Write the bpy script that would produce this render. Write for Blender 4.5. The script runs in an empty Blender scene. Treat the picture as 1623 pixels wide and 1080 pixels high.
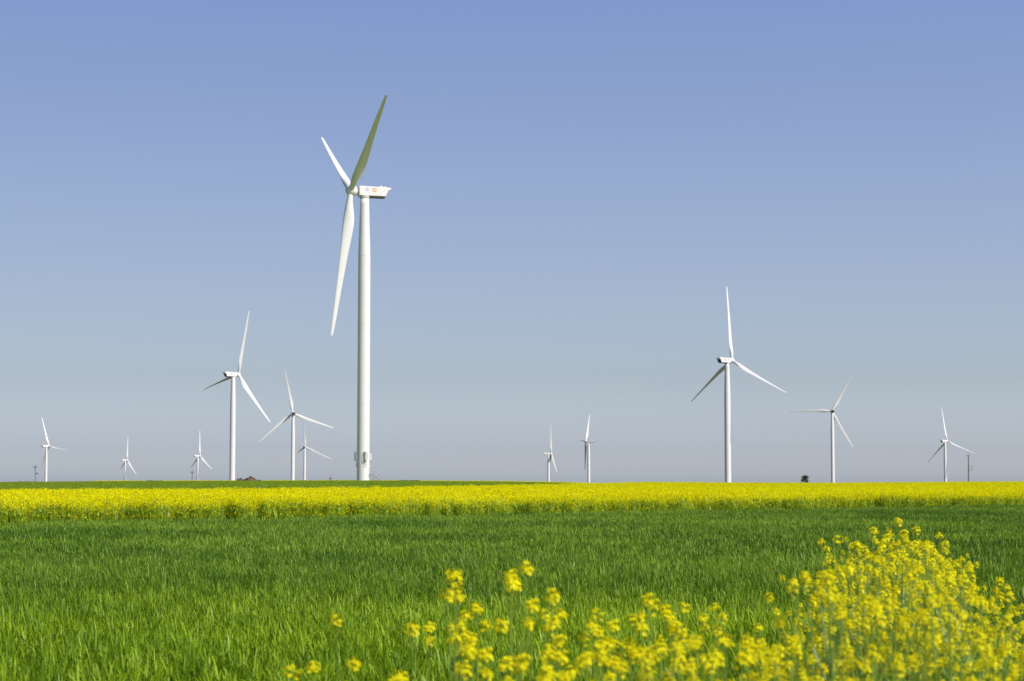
import bpy, bmesh, math, random
import numpy as np
from mathutils import Vector, Matrix

# ------------------------------------------------------------------ camera, sky, sun
R = math.radians
scene = bpy.context.scene
C = scene.collection
EYE = 2.1
cam_d = bpy.data.cameras.new("camera"); cam = bpy.data.objects.new("camera", cam_d); C.objects.link(cam)
scene.camera = cam
cam_d.sensor_width = 36.0; cam_d.lens = 70.0
PITCH = math.atan(226 / 3156.0)
cam.location = (0, 0, EYE); cam.rotation_euler = (math.pi / 2 + PITCH, 0, 0)
cam_d.clip_start = 0.1; cam_d.clip_end = 40000
cam_d.dof.use_dof = True; cam_d.dof.focus_distance = 42.0; cam_d.dof.aperture_fstop = 5.0

SUN_EL, SUN_ROT = 38.0, 128.0            # elevation; azimuth clockwise from +Y
world = bpy.data.worlds.new("World"); scene.world = world; world.use_nodes = True
wn = world.node_tree.nodes; wl = world.node_tree.links
bg = wn['Background']
sky = wn.new('ShaderNodeTexSky'); sky.sky_type = 'NISHITA'; sky.sun_disc = False
sky.sun_elevation = R(SUN_EL); sky.sun_rotation = R(SUN_ROT)
sky.air_density = 1.0; sky.dust_density = 1.0; sky.ozone_density = 1.0; sky.altitude = 0
SKY_NODE = sky
# colour balance of the sky by elevation: paler and bluer low down
tcw = wn.new('ShaderNodeTexCoord'); sx = wn.new('ShaderNodeSeparateXYZ'); wl.new(tcw.outputs['Generated'], sx.inputs[0])
m4 = wn.new('ShaderNodeMath'); m4.operation = 'MULTIPLY'; m4.inputs[1].default_value = 4.0; wl.new(sx.outputs[2], m4.inputs[0])
rp = wn.new('ShaderNodeValToRGB'); wl.new(m4.outputs[0], rp.inputs[0])
STOPS = [(0.02, (0.62, 0.69, 0.975)), (0.0708, (0.503, 0.56, 0.83)), (0.21, (0.431, 0.445, 0.575)), (0.3992, (0.468, 0.444, 0.54)), (0.588, (0.486, 0.458, 0.552)), (0.796, (0.5, 0.468, 0.578)), (0.936, (0.517, 0.479, 0.622))]
while len(rp.color_ramp.elements) < len(STOPS): rp.color_ramp.elements.new(.5)
for i_, (p_, c_) in enumerate(STOPS): rp.color_ramp.elements[i_].position = p_; rp.color_ramp.elements[i_].color = (*c_, 1)
vm = wn.new('ShaderNodeVectorMath'); vm.operation = 'MULTIPLY'; wl.new(sky.outputs[0], vm.inputs[0]); wl.new(rp.outputs[0], vm.inputs[1])
v2 = wn.new('ShaderNodeVectorMath'); v2.operation = 'SCALE'; v2.inputs['Scale'].default_value = 2.0; wl.new(vm.outputs[0], v2.inputs[0])
ev = wn.new('ShaderNodeMath'); ev.operation = 'MULTIPLY_ADD'; ev.inputs[1].default_value = .34; ev.inputs[2].default_value = 1.0
wl.new(sx.outputs[0], ev.inputs[0])          # brightens the sky rightwards to even it out side to side
v3 = wn.new('ShaderNodeVectorMath'); v3.operation = 'SCALE'; wl.new(v2.outputs[0], v3.inputs[0]); wl.new(ev.outputs[0], v3.inputs['Scale'])
wl.new(v3.outputs[0], bg.inputs[0]); bg.inputs[1].default_value = 0.10
sd = bpy.data.lights.new("sun", 'SUN'); sun = bpy.data.objects.new("sun", sd); C.objects.link(sun)
sd.energy = 4.5; sd.angle = R(0.5); sd.color = (1.0, 0.955, 0.89)
sv = Vector((math.sin(R(SUN_ROT)) * math.cos(R(SUN_EL)), math.cos(R(SUN_ROT)) * math.cos(R(SUN_EL)), math.sin(R(SUN_EL))))
sun.rotation_euler = sv.to_track_quat('Z', 'Y').to_euler()
sun.location = (0, 0, 300)
scene.view_settings.view_transform = 'Standard'; scene.view_settings.look = 'None'
scene.view_settings.exposure = 0.0; scene.view_settings.gamma = 1.0

random.seed(7); rng = np.random.default_rng(11)
F = 3156.0

# ------------------------------------------------------------------ helpers
def tag(o, label=None, cat=None, group=None, kind=None):
    if label: o['label'] = label
    if cat: o['category'] = cat
    if group: o['group'] = group
    if kind: o['kind'] = kind
    return o

def link_mesh(name, verts, faces, mats, parent=None, smooth=False, mi=None):
    me = bpy.data.meshes.new(name)
    me.from_pydata([tuple(v) for v in verts], [], faces)
    for m in (mats if isinstance(mats, (list, tuple)) else [mats]): me.materials.append(m)
    if mi is not None: me.polygons.foreach_set('material_index', mi)
    if smooth: me.polygons.foreach_set('use_smooth', [True] * len(me.polygons))
    me.update()
    o = bpy.data.objects.new(name, me); C.objects.link(o)
    if parent: o.parent = parent
    return o

class MB:
    """collects shapes into one mesh"""
    def __init__(s): s.v = []; s.f = []; s.m = []
    def add(s, v, f, m=0):
        k = len(s.v); s.v += [tuple(p) for p in v]; s.f += [tuple(i + k for i in q) for q in f]; s.m += [m] * len(f)
    def box(s, c, d, m=0, M=None):
        x, y, z = d[0] / 2, d[1] / 2, d[2] / 2
        v = [Vector((i * x, j * y, k * z)) for i in (-1, 1) for j in (-1, 1) for k in (-1, 1)]
        if M is not None: v = [M @ p for p in v]
        v = [p + Vector(c) for p in v]
        s.add(v, [(0, 1, 3, 2), (4, 6, 7, 5), (0, 4, 5, 1), (2, 3, 7, 6), (0, 2, 6, 4), (1, 5, 7, 3)], m)
    def tube(s, pts, rad, n=6, m=0, cap=True):
        pts = [Vector(p) for p in pts]
        if not isinstance(rad, (list, tuple)): rad = [rad] * len(pts)
        v = []; f = []
        ref = None
        for i, p in enumerate(pts):
            d = (pts[min(i + 1, len(pts) - 1)] - pts[max(i - 1, 0)]).normalized()
            if ref is None: ref = Vector((1, 0, 0)) if abs(d.x) < .9 else Vector((0, 1, 0))
            a = d.cross(ref).normalized(); b = d.cross(a)
            for k in range(n):
                t = 2 * math.pi * k / n
                v.append(p + (a * math.cos(t) + b * math.sin(t)) * rad[i])
        for i in range(len(pts) - 1):
            for k in range(n):
                f.append((i * n + k, i * n + (k + 1) % n, (i + 1) * n + (k + 1) % n, (i + 1) * n + k))
        if cap:
            f.append(tuple(range(n - 1, -1, -1))); f.append(tuple((len(pts) - 1) * n + k for k in range(n)))
        s.add(v, f, m)
    def lathe(s, prof, axis='z', n=32, m=0, o=(0, 0, 0), cap=True):
        v = []; f = []
        for (h, r) in prof:
            for k in range(n):
                t = 2 * math.pi * k / n
                p = (r * math.cos(t), r * math.sin(t), h) if axis == 'z' else (h, r * math.cos(t), r * math.sin(t))
                v.append(Vector(p) + Vector(o))
        for i in range(len(prof) - 1):
            for k in range(n):
                f.append((i * n + k, i * n + (k + 1) % n, (i + 1) * n + (k + 1) % n, (i + 1) * n + k))
        if cap:
            f.append(tuple(range(n - 1, -1, -1))); f.append(tuple((len(prof) - 1) * n + k for k in range(n)))
        s.add(v, f, m)
    def build(s, name, mats, parent=None, smooth=False):
        return link_mesh(name, s.v, s.f, mats, parent, smooth, s.m)

def new_mat(name):
    m = bpy.data.materials.new(name); m.use_nodes = True
    nt = m.node_tree; b = nt.nodes['Principled BSDF']
    return m, nt, b

def noise(nt, scale, detail=4, coord='Object', rough=.55):
    tc = nt.nodes.new('ShaderNodeNewGeometry') if coord == 'pos' else nt.nodes.new('ShaderNodeTexCoord')
    n = nt.nodes.new('ShaderNodeTexNoise'); n.inputs['Scale'].default_value = scale; n.inputs['Detail'].default_value = detail
    n.inputs['Roughness'].default_value = rough
    nt.links.new(tc.outputs['Position' if coord == 'pos' else coord], n.inputs['Vector'])
    return n.outputs['Fac']

def ramp(nt, fac, stops):
    r = nt.nodes.new('ShaderNodeValToRGB'); nt.links.new(fac, r.inputs[0])
    e = r.color_ramp.elements
    while len(e) < len(stops): e.new(.5)
    for i, (p, c) in enumerate(stops): e[i].position = p; e[i].color = (*c, 1)
    return r.outputs[0]

def paint(name, col, rough=.4, dirt=.12, scale=.5):
    m, nt, b = new_mat(name)
    c = ramp(nt, noise(nt, scale, 6), [(.3, tuple(x * (1 - dirt) for x in col)), (.65, col)])
    nt.links.new(c, b.inputs['Base Color']); b.inputs['Roughness'].default_value = rough
    return m

def leafy(name, cols, trans=.35, gloss=.08, scale=.35, tcol=None, rough=.45, nearcols=None, band=(20, 40)):
    """leaf / petal: diffuse + translucent + a little sheen; colour varies by plant and by patch of field"""
    m = bpy.data.materials.new(name); m.use_nodes = True; nt = m.node_tree; nt.nodes.clear(); L = nt.links
    out = nt.nodes.new('ShaderNodeOutputMaterial')
    f1 = noise(nt, scale, 3, 'pos')
    g = nt.nodes.new('ShaderNodeNewGeometry'); oi = nt.nodes.new('ShaderNodeObjectInfo')
    a = nt.nodes.new('ShaderNodeMath'); a.operation = 'ADD'; L.new(g.outputs['Random Per Island'], a.inputs[0]); L.new(oi.outputs['Random'], a.inputs[1])
    b = nt.nodes.new('ShaderNodeMath'); b.operation = 'MULTIPLY_ADD'; L.new(a.outputs[0], b.inputs[0]); b.inputs[1].default_value = .30; L.new(f1, b.inputs[2])
    c = nt.nodes.new('ShaderNodeMath'); c.operation = 'SUBTRACT'; L.new(b.outputs[0], c.inputs[0]); c.inputs[1].default_value = .30
    n = len(cols)
    col = ramp(nt, c.outputs[0], [(.28 + .44 * i / (n - 1), cols[i]) for i in range(n)])
    if nearcols:     # yellower leaf colours nearer the camera, blended over depth with noise
        col2 = ramp(nt, c.outputs[0], [(.28 + .44 * i / (n - 1), nearcols[i]) for i in range(n)])
        sp = nt.nodes.new('ShaderNodeSeparateXYZ'); L.new(g.outputs['Position'], sp.inputs[0])
        f2 = noise(nt, .11, 3, 'pos')
        q = nt.nodes.new('ShaderNodeMath'); q.operation = 'MULTIPLY_ADD'; L.new(f2, q.inputs[0]); q.inputs[1].default_value = 26; L.new(sp.outputs[1], q.inputs[2])
        mr = nt.nodes.new('ShaderNodeMapRange'); mr.interpolation_type = 'SMOOTHSTEP'; L.new(q.outputs[0], mr.inputs[0])
        mr.inputs[1].default_value = band[0] + 13; mr.inputs[2].default_value = band[1] + 13; mr.inputs[3].default_value = 1; mr.inputs[4].default_value = 0
        mx = nt.nodes.new('ShaderNodeMix'); mx.data_type = 'RGBA'; L.new(mr.outputs[0], mx.inputs[0]); L.new(col, mx.inputs[6]); L.new(col2, mx.inputs[7]); col = mx.outputs[2]
    d = nt.nodes.new('ShaderNodeBsdfDiffuse'); t = nt.nodes.new('ShaderNodeBsdfTranslucent'); gl = nt.nodes.new('ShaderNodeBsdfGlossy')
    L.new(col, d.inputs[0])
    tm = nt.nodes.new('ShaderNodeMix'); tm.data_type = 'RGBA'; tm.blend_type = 'MULTIPLY'; tm.inputs[0].default_value = 1
    L.new(col, tm.inputs[6]); tm.inputs[7].default_value = (*(tcol or (1, 1, 1)), 1); L.new(tm.outputs[2], t.inputs[0])
    gl.inputs['Roughness'].default_value = rough; gl.inputs[0].default_value = (.8, .85, .8, 1)
    m1 = nt.nodes.new('ShaderNodeMixShader'); m1.inputs[0].default_value = trans; L.new(d.outputs[0], m1.inputs[1]); L.new(t.outputs[0], m1.inputs[2])
    m2 = nt.nodes.new('ShaderNodeMixShader'); m2.inputs[0].default_value = gloss; L.new(m1.outputs[0], m2.inputs[1]); L.new(gl.outputs[0], m2.inputs[2])
    L.new(m2.outputs[0], out.inputs[0])
    return m

# ------------------------------------------------------------------ materials
M_WHITE = paint('turbine_paint', (.715, .71, .665), .38, .06, .12)
M_JOINT = paint('joint_paint', (.68, .675, .63), .5, .1, 1)
M_BLADE = paint('blade_paint', (.70, .70, .655), .55, .05, .2)
M_DARK = paint('dark_metal', (.05, .055, .06), .5, .2, 2)
M_GREY = paint('galvanised_metal', (.35, .36, .36), .5, .2, 2)
M_BLUE = paint('logo_blue', (.24, .33, .66), .4, .02)
M_ORANGE = paint('logo_orange', (.84, .30, .13), .4, .02)
M_CONC = paint('pole_concrete', (.42, .37, .35), .8, .2, 2)
M_POLE = paint('weathered_pole', (.16, .15, .14), .8, .3, 2)
M_WHEAT = leafy('wheat_leaf', [(.062, .140, .014), (.145, .260, .024), (.265, .400, .038)], .25, .012, .07, (1.25, 1.15, .5), .4,
                [(.095, .195, .008), (.210, .345, .013), (.340, .480, .022)], (17, 40))
M_WHEATF = leafy('far_wheat_leaf', [(.20, .30, .024), (.24, .34, .030), (.28, .38, .036)], .3, .0, .05, (1.2, 1.1, .6))
M_STEM = leafy('rapeseed_stem', [(.16, .27, .016), (.22, .35, .024), (.29, .42, .035)], .25, .06, 2, (1.1, 1.1, .6))
M_PETAL = leafy('rapeseed_petal', [(.84, .74, .004), (.90, .82, .006), (.94, .88, .012)], .26, .01, 3, (1, 1, .6))
M_PETALF = leafy('field_petal', [(.82, .74, .004), (.88, .82, .006), (.92, .88, .012)], .30, .0, .15, (1, 1, .6))
M_FSTEM = leafy('field_stem', [(.20, .31, .014), (.27, .40, .020), (.34, .46, .028)], .3, .03, .3, (1.1, 1.1, .6))
M_WEED = leafy('verge_grass_leaf', [(.08, .17, .012), (.15, .26, .022), (.22, .29, .05)], .33, .05, .8, (1.1, 1.1, .6))
M_TREE = leafy('shrub_leaf', [(.014, .045, .010), (.026, .070, .014), (.040, .10, .020)], .25, .0, 1.5)
M_BARK = paint('bark', (.07, .05, .035), .9, .3, 6)

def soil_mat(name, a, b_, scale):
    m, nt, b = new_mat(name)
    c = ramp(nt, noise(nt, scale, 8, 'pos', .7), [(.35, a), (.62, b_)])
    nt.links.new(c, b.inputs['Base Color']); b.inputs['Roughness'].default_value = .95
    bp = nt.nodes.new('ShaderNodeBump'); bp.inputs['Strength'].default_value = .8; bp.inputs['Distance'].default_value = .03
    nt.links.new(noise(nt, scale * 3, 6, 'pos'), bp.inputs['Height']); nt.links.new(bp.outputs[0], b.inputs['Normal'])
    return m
M_SOIL = soil_mat('field_soil', (.10, .075, .05), (.24, .19, .14), 2.2)
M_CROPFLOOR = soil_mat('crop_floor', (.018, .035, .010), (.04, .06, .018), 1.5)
M_GREENFIELD = soil_mat('green_field', (.16, .25, .022), (.21, .30, .030), .06)
M_HEAP = soil_mat('heap_earth', (.09, .060, .032), (.17, .115, .065), .9)
M_DIMGROUND = soil_mat('dim_bounce_ground', (.055, .075, .022), (.11, .12, .045), .02)  # ground hidden beyond the crest, darkened to cut bounce light onto the turbines

# ------------------------------------------------------------------ terrain
def sm(a, b, t):
    t = np.clip((t - a) / (b - a), 0, 1); return t * t * (3 - 2 * t)
TURB = [  # depth, x, hub z, facing (deg), rotor phase (deg), label
 (669, -49.9, 100.7, 199.2, 59.3, "tallest and nearest white wind turbine, facing left, a stair at its foot"),
 (1508, -211.4, 84.4, 44.5, 100.7, "white wind turbine left of the nearest one, just left of the brown earth heap"),
 (2256, -247.9, 80.9, 102.9, 11.1, "taller of the two white turbines standing close together right of the earth heap"),
 (3428, -356.4, 64.3, 86.6, 4.7, "shorter turbine behind, to the right of the pair right of the earth heap"),
 (3854, -607.1, 54.6, 36.8, 116.3, "small distant wind turbine with a thin pole at its left, left of the earth heap"),
 (4189, -812.3, 50.3, 32.9, 110.8, "smallest distant white turbine at left, no pole beside it, second from the left edge"),
 (3169, -740.0, 60.8, 46.9, 20.6, "leftmost small white wind turbine, beside a pole with a crossarm"),
 (3375, 61.8, 51.8, 6.3, 108.0, "left and shorter of the two small turbines near the middle of the horizon"),
 (3052, 117.4, 65.7, 167.1, 88.3, "right and taller of the two small turbines near the middle, facing left"),
 (1328, 143.7, 84.0, 41.1, 1.2, "largest white wind turbine on the right half, one blade pointing straight up"),
 (2357, 379.0, 87.3, 86.8, 90.3, "white wind turbine right of the round dark tree, one blade pointing level left"),
 (2861, 621.4, 62.3, 39.9, 7.3, "rightmost white wind turbine, beside the tall concrete pole"),
]
PXC = np.array([-2000, 0, 200, 580, 800, 900, 960, 1150, 1300, 1500, 1623, 4000.])
ZC = np.array([1.9, 2.1, 2.4, 2.62, 2.25, 1.75, 1.15, .80, .70, 1.05, 1.15, 1.1])
def ground_z(x, y):
    x = np.asarray(x, float); y = np.asarray(y, float)
    ys = np.maximum(y, 5)
    px = 811.5 + F * x / np.maximum(ys, 200)
    c = np.interp(px, PXC, ZC)
    z = .35 * (1 - sm(12, 28, y)) + c * sm(190, 700, y)
    num = 0; den = 0
    for (D, tx, hz, *_r) in TURB[1:]:
        w = 1 / ((x - tx) ** 2 + (y - D) ** 2 + 2000.); num = num + w * (hz - 99); den = den + w
    far = num / den
    t = sm(905, 1330, y)
    z = z * (1 - t) + far * t - .72 * sm(712, 800, y) * (1 - t)
    z = z + .04 * np.sin(x * .9 + 1.3 * np.sin(y * .35)) * (y < 60) + .02 * np.sin(x * 2.3 + y * 1.7) * (y < 60)
    return z
def px2x(px, D): return (px - 811.5) / F * D
def px2z(py, D): return EYE + D * math.tan(math.atan((540 - py) / F) + PITCH)

EDGE = lambda x: 106.3 + 1.094 * x                # front edge of the rapeseed strip
def far_edge(px): return np.interp(px, [-400, 0, 300, 600, 800, 900, 960, 1050, 3000], [195, 205, 225, 265, 330, 390, 480, 725, 725])
VX = np.array([-60, -4, .55, 2.1, 4.6, 8.9, 20, 60.]); VY = np.array([9.5, 9.5, 9.5, 14, 23, 33.5, 42, 60.])
def wheat_near(x): return np.interp(x, VX, VY)

def build_ground():
    ys = list(np.arange(-20, 60, .8)) + list(np.arange(60, 200, 4)) + list(np.arange(200, 1000, 10)) + list(np.geomspace(1000, 16000, 60))
    us = np.linspace(-1, 1, 181)
    V = []; 
    for y in ys:
        w = 30 + max(y, 0) * .9
        uu = np.sign(us) * np.abs(us) ** 1.6
        x = uu * w
        z = ground_z(x, np.full_like(x, y))
        V += list(zip(x, np.full_like(x, y), z))
    n = len(us); Fc = []; mi = []
    for j in range(len(ys) - 1):
        for i in range(n - 1):
            a = j * n + i; Fc.append((a, a + 1, a + n + 1, a + n))
            x = (V[a][0] + V[a + 1][0]) / 2; y = (ys[j] + ys[j + 1]) / 2
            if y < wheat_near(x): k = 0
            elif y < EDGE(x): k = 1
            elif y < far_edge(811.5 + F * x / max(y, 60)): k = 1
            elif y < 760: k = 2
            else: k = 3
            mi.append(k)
    o = link_mesh('ground', V, Fc, [M_SOIL, M_CROPFLOOR, M_GREENFIELD, M_DIMGROUND], None, True, mi)
    tag(o, kind='structure')
build_ground()

# ------------------------------------------------------------------ scattered crops (uncountable): one object each
def scatter(name, pts, rz, sc, var, variants, label, cat, tilt=None):
    """point mesh + geometry nodes that set a variant of the plant on every point"""
    col = bpy.data.collections.new(name + '_source')
    for v in variants: col.objects.link(v)
    me = bpy.data.meshes.new(name); me.from_pydata([], [], []); me.vertices.add(len(pts))
    me.vertices.foreach_set('co', np.asarray(pts, np.float32).ravel())
    rot = np.zeros((len(pts), 3), np.float32); rot[:, 2] = rz
    if tilt is not None: rot[:, 0] = tilt[:, 0]; rot[:, 1] = tilt[:, 1]
    a = me.attributes.new('rot', 'FLOAT_VECTOR', 'POINT'); a.data.foreach_set('vector', rot.ravel())
    a = me.attributes.new('scl', 'FLOAT_VECTOR', 'POINT'); a.data.foreach_set('vector', np.asarray(sc, np.float32).ravel())
    a = me.attributes.new('var', 'INT', 'POINT'); a.data.foreach_set('value', np.asarray(var, np.int32))
    me.update()
    o = bpy.data.objects.new(name, me); C.objects.link(o)
    ng = bpy.data.node_groups.new(name, 'GeometryNodeTree')
    ng.interface.new_socket('Geometry', in_out='INPUT', socket_type='NodeSocketGeometry')
    ng.interface.new_socket('Geometry', in_out='OUTPUT', socket_type='NodeSocketGeometry')
    N = ng.nodes; L = ng.links
    gi = N.new('NodeGroupInput'); go = N.new('NodeGroupOutput')
    ci = N.new('GeometryNodeCollectionInfo'); ci.inputs['Collection'].default_value = col
    ci.inputs['Separate Children'].default_value = True; ci.inputs['Reset Children'].default_value = True
    ip = N.new('GeometryNodeInstanceOnPoints'); ip.inputs['Pick Instance'].default_value = True
    def attr(nm, t):
        n = N.new('GeometryNodeInputNamedAttribute'); n.data_type = t; n.inputs['Name'].default_value = nm; return n.outputs[0]
    L.new(gi.outputs[0], ip.inputs['Points']); L.new(ci.outputs[0], ip.inputs['Instance'])
    L.new(attr('var', 'INT'), ip.inputs['Instance Index'])
    e2r = N.new('FunctionNodeEulerToRotation'); L.new(attr('rot', 'FLOAT_VECTOR'), e2r.inputs[0]); L.new(e2r.outputs[0], ip.inputs['Rotation'])
    L.new(attr('scl', 'FLOAT_VECTOR'), ip.inputs['Scale'])
    L.new(ip.outputs[0], go.inputs[0])
    md = o.modifiers.new('scatter', 'NODES'); md.node_group = ng
    tag(o, label, cat, kind='stuff')
    return o

def ribbon(V, Fc, mi, p, dirs, L, w, segs, bend, m, rnd, wprof=None):
    """a leaf: tapering ribbon that arches over"""
    az, lean = dirs
    h = np.array([math.cos(az), math.sin(az), 0]); s = np.array([-math.sin(az), math.cos(az), 0])
    tw = rnd.uniform(-.8, .8); q = np.array(p, float); k0 = len(V)
    for i in range(segs + 1):
        t = i / segs
        ww = w * (math.sin(math.pi * min(1, .18 + t * .82)) ** .7 if wprof is None else wprof(t))
        a2 = tw * t; sd_ = s * math.cos(a2) + h * math.sin(a2)
        if i == segs: V.append(tuple(q))
        else: V.append(tuple(q - sd_ * ww / 2)); V.append(tuple(q + sd_ * ww / 2))
        ang = lean + bend * t ** 1.5
        q = q + (h * math.sin(ang) + np.array([0, 0, math.cos(ang)])) * L / segs
    for i in range(segs - 1):
        a = k0 + 2 * i; Fc.append((a, a + 1, a + 3, a + 2)); mi.append(m)
    a = k0 + 2 * (segs - 1); Fc.append((a, a + 1, a + 2)); mi.append(m)

def mesh_only(name, V, Fc, mats, mi):
    me = bpy.data.meshes.new(name); me.from_pydata(V, [], Fc)
    for m in mats: me.materials.append(m)
    me.polygons.foreach_set('material_index', mi); me.update()
    return bpy.data.objects.new(name, me)

def wheat_tuft(name, r, n, leaves, w, segs, H, mat, seed):
    rnd = random.Random(seed); V = []; Fc = []; mi = []
    for _ in range(n):
        a = rnd.uniform(0, 6.283); q = r * math.sqrt(rnd.random()); x, y = q * math.cos(a), q * math.sin(a)
        hh = H * rnd.uniform(.72, 1.12)
        for k in range(leaves):
            z0 = hh * (.38 + .50 * k / leaves) * rnd.uniform(.85, 1.12)
            L = hh * rnd.uniform(.15, .36)
            az = rnd.uniform(0, 6.283)
            ribbon(V, Fc, mi, (x, y, z0), (az, rnd.uniform(.08, .6)), L, w * rnd.uniform(.7, 1.2), segs, rnd.choice((.2, .6, 1.0, 1.6, 2.3)) * rnd.uniform(.6, 1.2), 0, rnd)
        ribbon(V, Fc, mi, (x, y, 0), (rnd.uniform(0, 6.28), rnd.uniform(0, .1)), hh * .85, w * .5, 2, .1, 0, rnd)
    return mesh_only(name, V, Fc, [mat], mi)

def region_points(dens_fn, y0, y1, inside, dmax, spread=.30, margin=2.0):
    """random points between depths y0..y1, in the wedge the photo can see, thinned by dens_fn"""
    out = []
    ys = np.geomspace(y0, y1, 14)
    for a, b in zip(ys[:-1], ys[1:]):
        w = b * spread + margin
        n = int((b - a) * 2 * w * dmax(a, b))
        x = rng.uniform(-w, w, n); y = rng.uniform(a, b, n)
        keep = inside(x, y) & (rng.random(n) < dens_fn(x, y) / dmax(a, b))
        out.append(np.stack([x[keep], y[keep]], 1))
    P = np.concatenate(out); z = ground_z(P[:, 0], P[:, 1])
    return np.column_stack([P, z])

def fnoise(x, y, s):
    return (np.sin(x * s + 1.7 * np.sin(y * s * .7)) * np.cos(y * s * 1.3 + 2 * np.sin(x * s * .6)) + np.sin(x * s * 2.3 + 4 + y * s * 1.9) * .5) / 1.5

# wheat, near: fine tufts; further off: broader tufts
inw = lambda x, y: (y > wheat_near(x) + .25 * np.sin(x * 9)) & (y < EDGE(x) + .3)
wt_near = [wheat_tuft('wheat_tuft', .16, 30, 4, .0095, 3, .50, M_WHEAT, 100 + i) for i in range(7)]
wt_far = [wheat_tuft('wheat_tuft_far', .34, 52, 3, .017, 2, .50, M_WHEAT, 200 + i) for i in range(6)]
Pn = region_points(lambda x, y: np.interp(y, [9, 30, 46], [30, 28, 13]) , 9.5, 46, inw, lambda a, b: 30.)
Pf = region_points(lambda x, y: np.interp(y, [38, 46, 90, 160], [2, 9, 7, 5]), 38, 165, inw, lambda a, b: 9.)
P = np.concatenate([Pn, Pf]); n = len(P)
var = np.concatenate([rng.integers(0, 7, len(Pn)), 7 + rng.integers(0, 6, len(Pf))])
s = rng.uniform(.72, 1.18, n) * (1 + .10 * fnoise(P[:, 0], P[:, 1], .25))
sc = np.column_stack([rng.uniform(.9, 1.15, n)] * 2 + [s])
# source names must sort in the order of the variant index
for i, o_ in enumerate(wt_near + wt_far): o_.name = 'wheat_source_%02d' % i
scatter('wheat_field', P, rng.uniform(0, 6.283, n), sc, var, wt_near + wt_far,
        "dense green young wheat crop filling the field in front of the yellow strip", 'wheat')
print('wheat', len(Pn), len(Pf))

# far green crop beyond the yellow strip, left
inf_ = lambda x, y: (y > far_edge(811.5 + F * x / y) + 1) & (y < 735)
ft = [wheat_tuft('t', .8, 26, 3, .07, 2, .42, M_WHEATF, 300 + i) for i in range(4)]
for i, o_ in enumerate(ft): o_.name = 'far_crop_source_%02d' % i
P = region_points(lambda x, y: np.interp(y, [200, 400, 600, 735], [.12, .08, .15, .4]), 190, 735, inf_, lambda a, b: .5)
n = len(P); print('far crop', n)
scatter('distant_green_crop', P, rng.uniform(0, 6.283, n), np.column_stack([np.full(n, 1.3)] * 2 + [rng.uniform(.8, 1.1, n)]), rng.integers(0, 4, n), ft,
        "narrow band of green crop between the yellow strip and the skyline at left", 'crop')

# rapeseed strip
def rape_clump(name, r, heads, seed, petal, size, H=1.27, leaves=10, low=.25):
    rnd = random.Random(seed); V = []; Fc = []; mi = []
    def quad(c, s, m):
        n_ = Vector((rnd.gauss(0, 1), rnd.gauss(0, 1), rnd.gauss(.5, 1))).normalized(); a = n_.orthogonal().normalized(); b = n_.cross(a)
        k = len(V)
        for (i, j) in ((-1, -1), (1, -1), (1, 1), (-1, 1)): V.append(tuple(Vector(c) + a * i * s / 2 + b * j * s / 2))
        Fc.append((k, k + 1, k + 2, k + 3)); mi.append(m)
    for h in range(heads):
        a = rnd.uniform(0, 6.283); q = r * math.sqrt(rnd.random()); x, y = q * math.cos(a), q * math.sin(a)
        z = H * (1.04 - abs(rnd.gauss(0, .15)))
        if rnd.random() < low: z = H * (1 - .62 * rnd.random() ** 1.25)
        rad = rnd.uniform(.028, .045)
        for k in range(petal):
            quad((x + rnd.gauss(0, rad), y + rnd.gauss(0, rad), z + rnd.gauss(0, rad * 1.1)), size * rnd.uniform(.7, 1.2), 1)
        x0, y0 = x * .55, y * .55; w = .010
        k = len(V); az = rnd.uniform(0, 3.14); dx, dy = math.cos(az) * w, math.sin(az) * w
        V += [(x0 - dx, y0 - dy, 0), (x0 + dx, y0 + dy, 0), (x + dx * .6, y + dy * .6, z), (x - dx * .6, y - dy * .6, z)]
        Fc.append((k, k + 1, k + 2, k + 3)); mi.append(0)
    for _ in range(leaves):
        a = rnd.uniform(0, 6.283); q = r * math.sqrt(rnd.random())
        ribbon(V, Fc, mi, (q * math.cos(a), q * math.sin(a), rnd.uniform(.05, .75) * H), (rnd.uniform(0, 6.283), rnd.uniform(.1, .8)), rnd.uniform(.18, .35), rnd.uniform(.04, .08), 3, rnd.uniform(.2, 1.2), 0, rnd)
    return mesh_only(name, V, Fc, [M_FSTEM, M_PETALF], mi)
rc = [rape_clump('rape', .34, 15, 400 + i, 9, .026) for i in range(6)] + [rape_clump('rape', .6, 24, 420 + i, 6, .042, 1.27, 14) for i in range(4)] + [rape_clump('rape', .34, 22, 440 + i, 9, .026, 1.27, 12, .8) for i in range(5)]
for i, o_ in enumerate(rc): o_.name = 'rapeseed_source_%02d' % i
def inr(x, y):
    return (y > EDGE(x) + .35 * np.sin(x * 1.3) + .25 * np.sin(x * 3.7)) & (y < far_edge(811.5 + F * x / y))
def dens_r(x, y):
    d = y - EDGE(x)
    g = 1 + .28 * fnoise(x, y, .8)
    return np.interp(d, [0, 1.5, 8, 14, 40, 90, 200, 600], [6, 8.5, 8.5, 6, 2.8, 1.4, .7, .4]) * np.clip(g, .45, 1.3)
P = region_points(dens_r, 70, 725, inr, lambda a, b: 11. if a < 190 else (3.6 if a < 300 else 1.2), .285, 2)
d = P[:, 1] - EDGE(P[:, 0]); n = len(P)
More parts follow.
